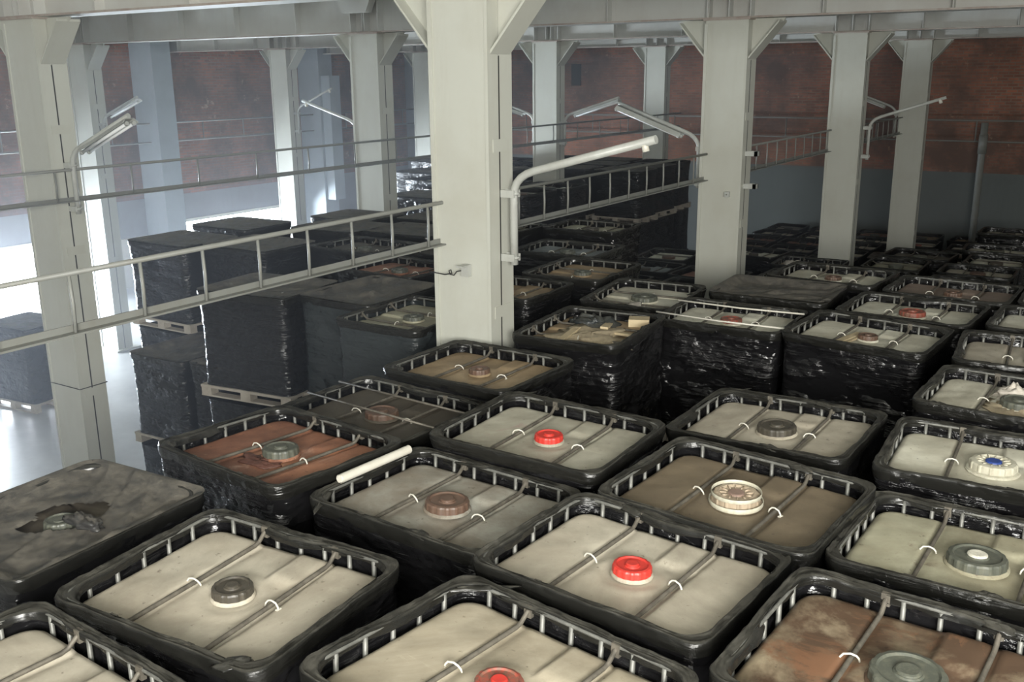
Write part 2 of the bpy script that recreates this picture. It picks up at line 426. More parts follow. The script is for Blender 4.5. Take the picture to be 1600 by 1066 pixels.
head_me.prism([(-CW - 0.12, 0.66), (-CW - 0.12, 0.50), (-CW - 0.02, 0.30), (-0.10, 0.30), (0.0, 0.50), (0.0, 0.66)], 'y', -0.30, -0.155)
head_me = head_me.mesh('beam_head', M_beam)
for k_, (x_, y_) in COLS.items():
    link('beam_head', head_me, BEAMS[YR.index(y_)], (x_, 0, 0))
CP = column_parts()
for k, (x, y) in COLS.items():
    r = empty('steel_column', (x, y, 0)); r['kind'] = 'structure'
    tag(r, CLAB[k], 'column')
    for nm, me, mt in CP: link(nm, me, r)
    if k == 'c1':
        MB().tube([(-CW - 0.01, -0.01, 2.02), (0.01, -0.01, 2.02), (0.01, CD + 0.01, 2.02), (-CW - 0.01, CD + 0.01, 2.02)], 0.006, 6, True).build('wire_band', M_dark, r)
    if k == 'c2':
        pass
# duct box on the dark column / pilaster
dz = MB().box(-22.6, -22.25, 23.95, 24.42, 1.7, 5.6)
o = dz.build('ventilation_duct', M_colblue); tag(o, 'blue-grey box duct hanging in front of the left wall pilaster', 'duct')
# white leaf by the left wall
wp = MB().box(-23.44, -23.36, 15.5, 17.5, 0.0, 1.35)
for y in (15.9, 16.5, 17.1): wp.box(-23.36, -23.34, y - 0.03, y + 0.03, 0.05, 1.3)
o = wp.build('gate_panel', M_white); tag(o, 'white gate panel standing against the left wall between the gates', 'panel')

# ---------------------------------------------------------------- cable ladders
def ladder(x, y0, y1, ztop, zbot, step, y_start, label, n=1):
    r = empty('cable_ladder', (x, y0, zbot))
    def L(p): return (p[0] - x, p[1] - y0, p[2] - zbot)
    MB().tube([L((x, y0, ztop)), L((x, (y0 + y1) / 2, ztop + 0.012)), L((x, y1, ztop))], 0.017, 8).build('top_rail', M_lad, r)
    b = MB().box(-0.035, 0.035, 0.0, y1 - y0, -0.006, 0.006); b.box(-0.035, -0.025, 0, y1 - y0, -0.006, 0.045)
    b.build('bottom_rail', M_lad, r)
    pm = MB().tube([(0, 0, 0.0), (0.004, 0.003, (ztop - zbot) * 0.5), (0, 0, ztop - zbot)], 0.011, 6).mesh('rung', M_lad)
    y = y_start; c = 0
    while y < y1 - 0.02:
        if y > y0: link('rung', pm, r, (0, y - y0, 0)); c += 1
        y += step
    tag(r, label, 'cable ladder')
    return r
ladder(-4.98, 2.4, 12.5, 4.565, 4.225, 0.465, 2.72, 'long grey cable ladder hung on edge along the middle columns, nearest stretch')
ladder(-4.98, 12.75, 24.1, 4.565, 4.205, 0.465, 13.0, 'grey cable ladder stretch behind the second middle column, going to the back')
ladder(-10.34, 2.0, 24.0, 4.60, 4.25, 1.0, 2.6, 'thin grey cable ladder along the left row of columns')
# pipes along the walls
def wallrail(ax, a, b, c, zt, zb, step, label):
    r = empty('pipe_rail', (0, 0, 0))
    P = (lambda t, z: (c, t, z)) if ax == 'y' else (lambda t, z: (t, c, z))
    MB().tube([P(a, zt), P(b, zt)], 0.022, 6).build('top_rail', M_lad, r)
    MB().tube([P(a, zb), P(b, zb)], 0.022, 6).build('bottom_rail', M_lad, r)
    t = a + 0.4
    pm = MB().tube([P(0, zb), P(0, zt)], 0.018, 6).mesh('post', M_lad)
    while t < b:
        link('post', pm, r, (0, t, 0) if ax == 'y' else (t, 0, 0)); t += step
    tag(r, label, 'rail')
wallrail('y', 4, 29.5, XW + 0.55, 4.40, 3.90, 1.5, 'pair of pipes with posts running along the left brick wall')
wallrail('x', -22.8, 6, YW - 0.35, 4.27, 3.72, 1.3, 'pair of pipes with posts running along the far brick wall')
# standing pipe right
o = MB().tube([(-3.9, 28.9, 0), (-3.9, 28.9, 3.6), (-3.9, 28.9, 4.25)], 0.09, 12).tube([(-3.9, 28.9, 3.45), (-3.9, 28.9, 3.95)], 0.11, 12).build('upright_pipe', M_lad)
tag(o, 'thick grey upright pipe before the far brick wall at the right', 'pipe')

# ---------------------------------------------------------------- arm lamps
def arm_lamp(x, y, s, z0, zb, x1, z1, style, label, r=0.03):
    """pipe clamped upright to a column side, bent outward over the aisle; s=+1 towards +x"""
    root = empty('arm_lamp', (x, y, z0))
    R = 0.16; pts = [(0, 0, 0), (0, 0, zb - z0 - R * 0.4)]
    tx, tz = x1 - x, z1 - z0; bz = zb - z0
    d = Vector((tx, 0, tz - bz)).normalized(); e = Vector((0, 0, bz)) + d * R * 1.3
    a0 = Vector((0, 0, bz - R)); mid = Vector((0, 0, bz + 0.0))
    for t in (0.0, 0.2, 0.4, 0.6, 0.8, 1.0):
        pts.append(tuple(a0 * (1 - t) ** 2 + mid * 2 * t * (1 - t) + e * t * t))
    del pts[1]
    pts.append((tx, 0, tz))
    MB().tube(pts, r, 12).build('arm_pipe', M_pipe, root)
    # clamps on the column
    for z in (0.06, zb - z0 - 0.14):
        c = MB(); c.box(-s * 0.10 if s > 0 else -0.03, 0.03 if s > 0 else 0.10, -0.05, -0.035, z - 0.03, z + 0.03)
        c.box(-s * 0.10 if s > 0 else -0.03, 0.03 if s > 0 else 0.10, 0.035, 0.05, z - 0.03, z + 0.03)
        c.tube([(0.04 * cos(q), 0.04 * sin(q), z) for q in [k * pi / 4 for k in range(8)]], 0.012, 6, True)
        c.build('pipe_clamp', M_pipe, root)
    L = Vector((tx, 0, tz)) - e; n = L.normalized(); up = Vector((-n.z, 0, n.x)) * (1 if n.x > 0 else -1)
    if style in ('nub', 'pipe'):
        p = Vector((tx, 0, tz)) - n * 0.10
        MB().tube([p, p - up * 0.07], 0.028, 10).build('lamp_socket', M_white, root)
    if style in ('single', 'double', 'far'):
        h = MB(); a = e + L * 0.04 - up * (r + 0.025); b = e + L * 1.0 - up * (r + 0.025)
        for w in (-1, 1):
            off = Vector((0, 0.05 * w, 0))
            h.tube([a + off * 0.9, b + off * 0.9], 0.016, 6)
        hh = MB(); q = [a + up * .012, b + up * .012]
        vs = []
        for p in q:
            for (w, u) in ((-0.10, -0.035), (-0.055, 0.012), (0.055, 0.012), (0.10, -0.035), (0.095, -0.038), (0.052, 0.006), (-0.052, 0.006), (-0.095, -0.038)):
                vs.append(p + Vector((0, w, 0)) + up * u)
        fs = [(i, (i + 1) % 8, 8 + (i + 1) % 8, 8 + i) for i in range(8)] + [tuple(range(7, -1, -1)), tuple(range(8, 16))]
        hh.add(vs, fs); hh.build('reflector', M_pipe, root)
        ws = (0,) if style == 'single' else (-0.045, 0.045)
        for w in ws:
            a2 = a - up * 0.03 + Vector((0, w, 0)) + n * 0.03; b2 = b - up * 0.03 + Vector((0, w, 0)) - n * 0.03
            MB().tube([a2, b2], 0.019, 10).build('fluorescent_tube', M_tube, root)
            MB().tube([a2 - n * 0.03, a2], 0.024, 8).tube([b2, b2 + n * 0.03], 0.024, 8).build('tube_socket', M_pipe, root)
    tag(root, label, 'lamp')
arm_lamp(-4.40, 6.85, 1, 4.07, 4.80, -3.14, 5.13, 'nub', 'bare grey arm lamp pipe on the right side of the large centre column', 0.033)
arm_lamp(-5.16, 12.62, -1, 4.10, 4.76, -6.36, 5.20, 'double', 'twin-tube arm lamp reaching left from the second middle column', 0.028)
arm_lamp(-10.58, 18.48, 1, 4.12, 4.74, -9.32, 5.12, 'double', 'twin-tube arm lamp reaching right from the column behind the large centre column', 0.028)
arm_lamp(-11.35, 18.48, -1, 4.12, 4.74, -12.6, 5.12, 'single', 'arm lamp on the left side of the column just right of the centre column', 0.028)
arm_lamp(-11.17, 12.62, -1, 4.20, 4.85, -12.36, 5.20, 'pipe', 'arm lamp pipe reaching left from the column left of centre', 0.026)
arm_lamp(-18.28, 18.48, 1, 4.20, 4.84, -17.1, 5.31, 'pipe', 'far thin arm lamp pipe reaching right from the sunlit slim column', 0.026)
arm_lamp(-10.34, 6.84, 1, 4.10, 4.79, -9.25, 5.22, 'double', 'twin-tube arm lamp on the tall left column, nearest at the left', 0.028)
arm_lamp(-17.88, 12.62, 1, 4.30, 4.84, -16.74, 5.24, 'single', 'arm lamp with one white tube above and behind the nearest left lamp', 0.028)
arm_lamp(-4.36, 18.48, 1, 4.06, 4.76, -3.14, 5.15, 'nub', 'bare arm lamp pipe on the right side of the third middle column', 0.026)
arm_lamp(-5.16, 24.28, -1, 4.10, 4.76, -6.36, 5.20, 'double', 'distant twin-tube arm lamp on the farthest middle column', 0.026)

# small hook bracket on the front of the centre column
hk = empty('wire_hook', (-4.72, 6.63, 4.03))
MB().box(-0.035, 0.035, -0.05, 0.0, -0.05, 0.05).box(-0.035, 0.035, -0.12, -0.05, 0.035, 0.05).build('bracket', M_pipe, hk)
MB().tube([(-0.03, -0.06, 0.0), (-0.07, -0.065, -0.01), (-0.10, -0.065, -0.045), (-0.14, -0.065, -0.04), (-0.15, -0.065, -0.01), (-0.13, -0.065, 0.0),
           (-0.12, -0.065, -0.03), (-0.2, -0.055, -0.05), (-0.38, -0.035, -0.045)], 0.005, 6).build('twisted_wire', M_dark, hk)
tag(hk, 'small bracket with twisted wire on the front of the large centre column', 'hook')
hk2 = MB().box(-0.03, 0.03, -0.05, 0, -0.035, 0.035).tube([(0, -0.05, 0), (0, -0.09, -0.01)], 0.012, 8).build('bolt_bracket', M_pipe, None, (-4.66, 12.44, 4.06))
tag(hk2, 'small bolt bracket on the front of the second middle column', 'bracket')
# ================================================================ TOTES
TL, TS, TH = 1.18, 0.98, 1.16
def rr_loop(L, S, r, z, seg=0.05, nc=6):
    pts = []
    hx, hy = L / 2 - r, S / 2 - r
    cs = [(hx, hy, 0), (-hx, hy, pi / 2), (-hx, -hy, pi), (hx, -hy, 3 * pi / 2)]
    for i, (cx, cy, a0) in enumerate(cs):
        for k in range(nc + 1):
            a = a0 + (pi / 2) * k / nc
            pts.append((cx + r * cos(a), cy + r * sin(a)))
        nx, ny, na = cs[(i + 1) % 4]
        p0 = pts[-1]; p1 = (nx + r * cos(na), ny + r * sin(na))
        ln = math.hypot(p1[0] - p0[0], p1[1] - p0[1]); m = LOOPN[(seg, i % 2)]
        for k in range(1, m): pts.append((p0[0] + (p1[0] - p0[0]) * k / m, p0[1] + (p1[1] - p0[1]) * k / m))
    return [(x, y, z) for x, y in pts]
LOOPN = {(0.05, 0): 26, (0.05, 1): 20, (0.2, 0): 4, (0.2, 1): 3}

def film_mesh(seed, seg, nc, nz, amp):
    loops = []
    for j in range(nz + 1):
        t = j / nz; z = 0.10 + t * 1.02
        lp = rr_loop(TL, TS, 0.10, z, seg, nc); out = []
        for (x, y, zz) in lp:
            a = math.atan2(y, x)
            n1 = noise.noise(Vector((cos(a) * 2.2 + seed * 7, sin(a) * 2.2, z * 13)))
            n2 = noise.noise(Vector((cos(a) * 5 + seed * 3, sin(a) * 5 + 4, z * 30 + a * 2)))
            rid = (1 - abs(n1) * 2.2) ** 2 if abs(n1) < 0.45 else 0
            lowf = 0.25 + 1.1 * max(0, noise.noise(Vector((cos(a) * 1.7 + seed, sin(a) * 1.7, z * 2.5))) + 0.35)
            d = amp * ((0.9 * rid + 0.6 * n2) * lowf - 1.0)
            pinch = -0.018 * sin(pi * t) ** 0.7
            r_ = math.hypot(x, y); k = 1 + (d + pinch) / r_
            out.append((x * k, y * k, zz + (0.012 * n2 if 0 < j < nz else 0)))
        loops.append(out)
    return MB().loft(loops).mesh('film_wrap', M_film)
def lip_mesh(seed, seg, nc, wob):
    # film gathered over the top rim: outside drop, over the tube, ragged inner edge
    prof = [(0.008, 1.085, 0.09), (0.001, 1.115, 0.09), (0.000, 1.148, 0.09), (0.003, 1.160, 0.09), (0.008, 1.163, 0.09), (0.013, 1.155, 0.095), (0.020, 1.161, 0.10), (0.026, 1.154, 0.105), (0.032, 1.161, 0.115), (0.037, 1.158, 0.12), (0.039, 1.148, 0.13), (0.040, 1.120, 0.135)]
    loops = []
    for j, (ins, z, r) in enumerate(prof):
        lp = rr_loop(TL - 2 * ins, TS - 2 * ins, r, z, seg, nc); out = []
        for (x, y, zz) in lp:
            a = math.atan2(y, x)
            n = noise.noise(Vector((x * 5 + seed * 11, y * 5, j * 0.35))); n2 = noise.noise(Vector((x * 17, y * 17 + seed * 5, j * 0.8)))
            big = noise.noise(Vector((x * 2.2 + seed * 3.3, y * 2.2, 2.0)))
            w = wob * (j / (len(prof) - 1)) ** 1.2
            r_ = math.hypot(x, y); d = -w * (n * 1.0 + max(0, big) * 2.4 + 0.1) + 0.005 * n2
            out.append((x * (1 + d / r_), y * (1 + d / r_), zz + 0.007 * n2 + 0.004 * n - (0.015 * max(0, big) if j > 4 else 0)))
        loops.append(out)
    return MB().loft(loops).mesh('rim_film', M_lip)
TANKZ = 1.082
def tank_h(x, y, seed):
    """height of the tank's top skin: three raised panels, grooves under the bars, dish round the lid"""
    h = 0.0
    for gx in (-0.215, 0.215):
        q = (x - gx) / 0.020; h -= 0.022 * math.exp(-q * q)
    if abs(x) < 0.215:
        h -= 0.016 * min(1, (0.215 - abs(x)) / 0.03)
        r = math.hypot(x, y); h += 0.006 * math.exp(-((r - 0.16) / 0.03) ** 2)
        # sloping step behind the lid
        if y > 0.16: h += 0.020 * min(1, max(0, (x - 0.02) / 0.02)) * min(1, (y - 0.16) / 0.05)
    h += 0.012 * noise.noise(Vector((x * 2.6 + seed * 9, y * 2.6, seed))) + 0.004 * noise.noise(Vector((x * 9, y * 9 + seed, 3)))
    return h
def tank_mesh(seed, nx, ny):
    L, S, r = 1.105, 0.905, 0.12; hx, hy = L / 2, S / 2; mb = MB(); vs = []; fs = []
    def inside(x, y):
        qx, qy = abs(x) - (hx - r), abs(y) - (hy - r)
        return math.hypot(max(qx, 0), max(qy, 0)) + min(max(qx, qy), 0) - r
    for j in range(ny + 1):
        for i in range(nx + 1):
            x = -hx + L * i / nx; y = -hy + S * j / ny
            d = inside(x, y)
            if d > 0:
                qx, qy = abs(x) - (hx - r), abs(y) - (hy - r); l = math.hypot(qx, qy)
                x = math.copysign(hx - r + qx * r / l, x); y = math.copysign(hy - r + qy * r / l, y); d = 0
            e = -d; rd = 0.05
            drop = rd - math.sqrt(max(0, rd * rd - (rd - e) ** 2)) if e < rd else 0
            vs.append((x, y, TANKZ + tank_h(x, y, seed) * min(1, e / 0.05) - drop))
    w = nx + 1
    for j in range(ny):
        for i in range(nx): fs.append((j * w + i, j * w + i + 1, (j + 1) * w + i + 1, (j + 1) * w + i))
    mb.add(vs, fs, True)
    rim = [i for i in range(nx + 1)] + [j * w + nx for j in range(1, ny + 1)] + [ny * w + i for i in range(nx - 1, -1, -1)] + [j * w for j in range(ny - 1, 0, -1)]
    mb.loft([[vs[i] for i in rim], [(vs[i][0], vs[i][1], 0.6) for i in rim]])
    mb.f[-len(rim):] = [f[::-1] for f in mb.f[-len(rim):]]
    return mb.mesh('tank', TM['beige'])
def lid_mesh(kind):
    def mod(i, k): return 1.0 if (i in (0, 4, 5, 6, 7) or k % 4 < 2) else 0.975
    prof = [(1.02, 0.0), (1.0, 0.002), (0.98, 0.036), (0.94, 0.044), (0.80, 0.047), (0.74, 0.040), (0.40, 0.039), (0.36, 0.044)]
    s = MB()
    if kind == 'ribbed':
        s.lathe([(r * 0.5, z) for r, z in prof], 64, mod=mod)
    elif kind == 'finned':
        def m2(i, k): return 1.0 if i in (0, 1, 6, 7) else (1.0 if k % 8 < 2 else 0.965)
        s.lathe([(0.52, 0), (0.52, 0.008), (0.48, 0.012), (0.475, 0.040), (0.45, 0.048), (0.36, 0.052), (0.30, 0.044), (0.14, 0.044)], 96, mod=m2)
        for k in range(12):
            a = k * pi / 6; c, d = cos(a), sin(a)
            s.tube([(0.20 * c, 0.20 * d, 0.045), (0.33 * c, 0.33 * d, 0.049)], 0.006, 5)
    else:
        s.lathe([(0.5, 0), (0.5, 0.03), (0.47, 0.04), (0.2, 0.04)], 20)
    return s.mesh('lid', LM['black'])
LIDS = {k: lid_mesh(k) for k in ('ribbed', 'finned', 'plain')}
plug_me = MB().lathe([(0.5, 0), (0.48, 0.010), (0.40, 0.013), (0.1, 0.012)], 24).mesh('vent_plug', LM['black'])
neck_me = MB().lathe([(0.535, 0.0), (0.535, 0.008), (0.50, 0.016), (0.46, 0.016)], 32).mesh('neck_ring', M_white)
wire_me = MB().tube([(0.54 * cos(k * pi / 12), 0.54 * sin(k * pi / 12), 0.010) for k in range(24)], 0.012, 6, True).tube(
    [(0.50 * cos(k * pi / 12), 0.50 * sin(k * pi / 12), 0.052) for k in range(24)], 0.010, 6, True).mesh('lid_ring', LM['cream'])

FILMS = [film_mesh(s, 0.05, 6, 30, 0.012) for s in (1, 2, 3)]
LIPS = [lip_mesh(s, 0.05, 6, w) for s, w in ((1, 0.010), (2, 0.018), (3, 0.014), (4, 0.024))]
TANKS = [tank_mesh(s, 84, 40) for s in (1, 2, 3)]
FILM_LO = [film_mesh(s, 0.2, 2, 8, 0.012) for s in (4, 5)]
LIP_LO = [lip_mesh(s, 0.2, 3, 0.015) for s in (5, 6)]
TANK_LO = [tank_mesh(s, 16, 8) for s in (4, 5)]
def hoop(z, ins, r, n=6, nc=5):
    return MB().tube([(x, y, z) for x, y, _ in rr_loop(TL - 2 * ins, TS - 2 * ins, 0.10, z, 0.2, nc)], r, n, True)
cage_me = MB()
for zz in (1.142, 0.985):
    cage_me.tube([(x, y, zz) for x, y, _ in rr_loop(TL - 0.075, TS - 0.075, 0.09, zz, 0.2, 5)], 0.009, 6, True)
cage_me = cage_me.mesh('cage', M_steel)
strut_me = MB().tube([(0, 0, 0.93), (0, 0, 1.14)], 0.0115, 6).mesh('cage_strut', M_steel)
STR = []
for x in (-0.43, -0.29, -0.145, 0.0, 0.145, 0.29, 0.43): STR += [(x, 0.452), (x, -0.452)]
for y in (-0.30, -0.15, 0.0, 0.15, 0.30): STR += [(0.552, y), (-0.552, y)]
bar_me = MB().tube([(0, 0.455, 1.132), (0, 0.44, 1.126), (0, 0.40, 1.093), (0, 0.37, 1.086), (0, 0, 1.084), (0, -0.37, 1.086), (0, -0.40, 1.093), (0, -0.44, 1.126), (0, -0.455, 1.132)], 0.0105, 8)
bar_me.box(-0.018, 0.018, 0.44, 0.462, 1.10, 1.155); bar_me.box(-0.018, 0.018, -0.462, -0.44, 1.10, 1.155)
bar_me = bar_me.mesh('cross_bar', M_bar)
bar_lo = MB().tube([(0, 0.455, 1.132), (0, 0.39, 1.088), (0, -0.39, 1.088), (0, -0.455, 1.132)], 0.011, 5).mesh('cross_bar', M_bar)
clip_me = MB().tube([(-0.040, 0.0, 1.070), (-0.038, 0.0, 1.086), (-0.026, 0.0, 1.101), (0.0, 0, 1.106), (0.020, 0, 1.100), (0.030, 0.004, 1.088), (0.034, 0.008, 1.072)], 0.0045, 6).box(-0.047, -0.033, -0.012, 0.012, 1.064, 1.078).mesh('bar_clip', M_white)
def pallet_mesh():
    p = MB(); p.box(-0.6, 0.6, -0.5, 0.5, 0.098, 0.125)
    for x in (-0.53, 0, 0.53):
        for y in (-0.44, 0, 0.44): p.box(x - 0.065, x + 0.065, y - 0.055, y + 0.055, 0.018, 0.098)
    for y in (-0.44, 0, 0.44): p.box(-0.6, 0.6, y - 0.055, y + 0.055, 0, 0.018)
    return p.mesh('pallet', M_pallet)
pallet_me = pallet_mesh()
def cover_mesh(seed, bump_lid=0.18, hole=False, nx=60, ny=50):
    """film sheet stretched over the top of a tote, with folds running to the corners"""
    L, S, r = 1.19, 0.99, 0.10; hx, hy = L / 2, S / 2; vs = []; fs = []; keep = []
    for j in range(ny + 1):
        for i in range(nx + 1):
            x = -hx + L * i / nx; y = -hy + S * j / ny
            qx, qy = abs(x) - (hx - r), abs(y) - (hy - r)
            if qx > 0 and qy > 0 and math.hypot(qx, qy) > r:
                l = math.hypot(qx, qy); x = math.copysign(hx - r + qx * r / l, x); y = math.copysign(hy - r + qy * r / l, y)
            e = min(hx - abs(x), hy - abs(y)); t = min(1, e / 0.16)
            z = 1.172 - 0.055 * t * t * (3 - 2 * t)
            n = noise.noise(Vector((x * 3 + seed * 5, y * 3, seed))); n2 = noise.noise(Vector((x * 9, y * 9 + seed * 2, 1.5)))
            rid = max(0, 1 - abs(noise.noise(Vector((x * 2.4 - y * 4 + seed, y * 1.3 + seed, 5)))) * 7)
            z += (0.016 * n + 0.007 * n2 + 0.016 * rid) * min(1, e / 0.05)
            rl = math.hypot(x, y)
            if bump_lid: z += 0.022 / (1 + math.exp((rl - bump_lid / 2) / 0.012))
            vs.append((x, y, z)); keep.append((x - 0.03) ** 2 / 0.042 + (y - 0.02) ** 2 / 0.016 + 0.5 * n2 * 2 > 1 if hole else True)
    w = nx + 1
    for j in range(ny):
        for i in range(nx):
            q = (j * w + i, j * w + i + 1, (j + 1) * w + i + 1, (j + 1) * w + i)
            if all(keep[a] for a in q): fs.append(q)
    return MB().add(vs, fs, True).mesh('cover_film', M_cover)
COVERS = [cover_mesh(1), cover_mesh(2, 0.0, nx=30, ny=24), cover_mesh(3, 0.2, nx=30, ny=24)]
COVER_HOLE = cover_mesh(4, 0.0, True)

def crumple_mb(sx, sy, sz, seed, n=20, m=8):
    mb = MB(); loops = []
    for j in range(m + 1):
        ph = pi / 2 * j / m; lp = []
        for i in range(n):
            a = 2 * pi * i / n; k = 1 + 0.45 * noise.noise(Vector((cos(a) * 1.5 + seed, sin(a) * 1.5, ph * 2))) + 0.15 * noise.noise(Vector((cos(a) * 6, sin(a) * 6 + seed, ph * 6)))
            c = max(cos(ph), 0.02)
            lp.append((sx * c * cos(a) * k, sy * c * sin(a) * k, sz * sin(ph) * k))
        loops.append(lp)
    return mb.loft(loops, True, True, (True, True))
CRUMP = [crumple_mb(a, b, c, sd).mesh('film_fold', M_lip) for a, b, c, sd in ((0.10, 0.03, 0.016, 1.0), (0.15, 0.024, 0.014, 4.0), (0.07, 0.04, 0.02, 7.0))]
RC = random.Random(3)
cnt = [0]
def tote(x, y, yaw, tier, label, tank='beige', lid=('black', 0.18), lod=0, dz=0.0, tx=0.0, ty=0.0, group=None, cover=None, film=None,
         plug=None, lidkind='ribbed', ring=False, lidoff=(0, 0), pallet=True, name='liquid_tote'):
    cnt[0] += 1; k = cnt[0]
    s = (tier * TH + dz) / (tier * TH)
    r = empty(name, (x, y, (tier - 1) * TH * s), (math.atan(ty) if 0 else math.asin(ty), -math.asin(tx), yaw), (1, 1, s))
    # the film shell
    fm = FILMS[k % 3] if lod == 0 else FILM_LO[k % 2]
    link('film_wrap', fm, r, mat=film)
    if pallet: link('pallet', pallet_me, r)
    if lod <= 2:
        if cover is None:
            link('tank', TANKS[k % 3] if lod == 0 else TANK_LO[k % 2], r, mat=TM[tank])
            link('rim_film', LIPS[k % 4] if lod == 0 else LIP_LO[k % 2], r, mat=film if film and lod else None)
            if lod == 0:
                c = link('cage', cage_me, r)
                for (sx, sy) in STR: link('cage_strut', strut_me, c, (sx, sy, 0))
            if lod == 0:
                for q in range(RC.choice((1, 2, 3))):
                    sx, sy = RC.choice((-1, 1)), RC.choice((-1, 1))
                    if RC.random() < 0.5: p_ = (sx * RC.uniform(0.44, 0.53), sy * 0.425)
                    else: p_ = (sx * RC.uniform(0.1, 0.45), sy * 0.455)
                    link('film_fold', RC.choice(CRUMP), r, (p_[0], p_[1], 1.142), (0, 0, RC.uniform(-0.4, 0.4) + (pi / 4 * -sx * sy if abs(p_[0]) > 0.44 else 0)))
            for s_ in (-1, 1):
                b = link('cross_bar', bar_me if lod == 0 else bar_lo, r, (0.215 * s_, 0, 0))
                if lod == 0: link('bar_clip', clip_me, b, (0, random.uniform(-0.03, 0.03), 0), (0, 0, radians(random.uniform(-20, 20)) + (0 if s_ < 0 else pi)))
            if lid:
                R = lid[1]
                l = link('lid', LIDS[lidkind if lod == 0 else 'plain'], r, (lidoff[0], lidoff[1], TANKZ - 0.006), mat=LM[lid[0]]); l.scale = (R, R, 1.0 if R < 0.22 else 1.15)
                l.rotation_euler.z = random.random() * 6
                if lod == 0:
                    p = link('vent_plug', plug_me, l, (0, 0, 0.040), mat=LM[plug or lid[0]]); p.scale = (0.34, 0.34, 1)
                    q = link('neck_ring', neck_me, r, (lidoff[0], lidoff[1], TANKZ - 0.012), mat=TM[tank]); q.scale = (R, R, 1)
                    if ring: link('lid_ring', wire_me, l)
        else:
            link('cover_film', cover, r)
            link('rim_film', LIPS[k % 4] if lod == 0 else LIP_LO[k % 2], r)
    tag(r, label, 'tote', group)
    return r
UNDER = dict(label='black film-wrapped tote underneath another tote in a stack', group='lower totes of the stacks')
PILE = MB()
def pile_add(x, y, yaw, z0, s):
    """a lower tote hidden inside the block: joined into one object"""
    c, d = cos(yaw), sin(yaw)
    def T_(p): return (x + p[0] * c - p[1] * d, y + p[0] * d + p[1] * c, z0 + p[2] * s)
    lps = []
    for z, q in ((0.10, 0.0), (0.6, -0.02), (1.10, 0.0), (1.155, 0.0), (1.158, -0.05)):
        lps.append([T_((px, py, z)) for px, py, _ in rr_loop(TL - 0.01 + q, TS - 0.01 + q, 0.09, 0, 0.2, 2)])
    PILE.loft(lps, True, True, (False, True))
    for yy in (-0.44, 0, 0.44):
        vs = [T_((px, py, z)) for z in (0, 0.10) for py in (yy - 0.05, yy + 0.05) for px in (-0.58, 0.58)]
        PILE.add(vs, [(0, 2, 3, 1), (4, 5, 7, 6), (0, 1, 5, 4), (2, 6, 7, 3), (0, 4, 6, 2), (1, 3, 7, 5)])
def under(x, y, yaw, tier, s=1.0, film=None, shown=False):
    """the totes that carry a stack, from the one just below the top one down to the floor"""
    for t in range(tier - 1, 0, -1):
        if not shown: pile_add(x, y, yaw, (t - 1) * TH * s, s); continue
        r = empty('liquid_tote', (x + random.uniform(-.01, .01), y + random.uniform(-.01, .01), (t - 1) * TH * s), (0, 0, yaw), (1, 1, s))
        link('film_wrap', FILMS[t % 3], r, mat=film); link('pallet', pallet_me, r)
        tag(r, UNDER['label'], 'tote', UNDER['group'])
T = 3
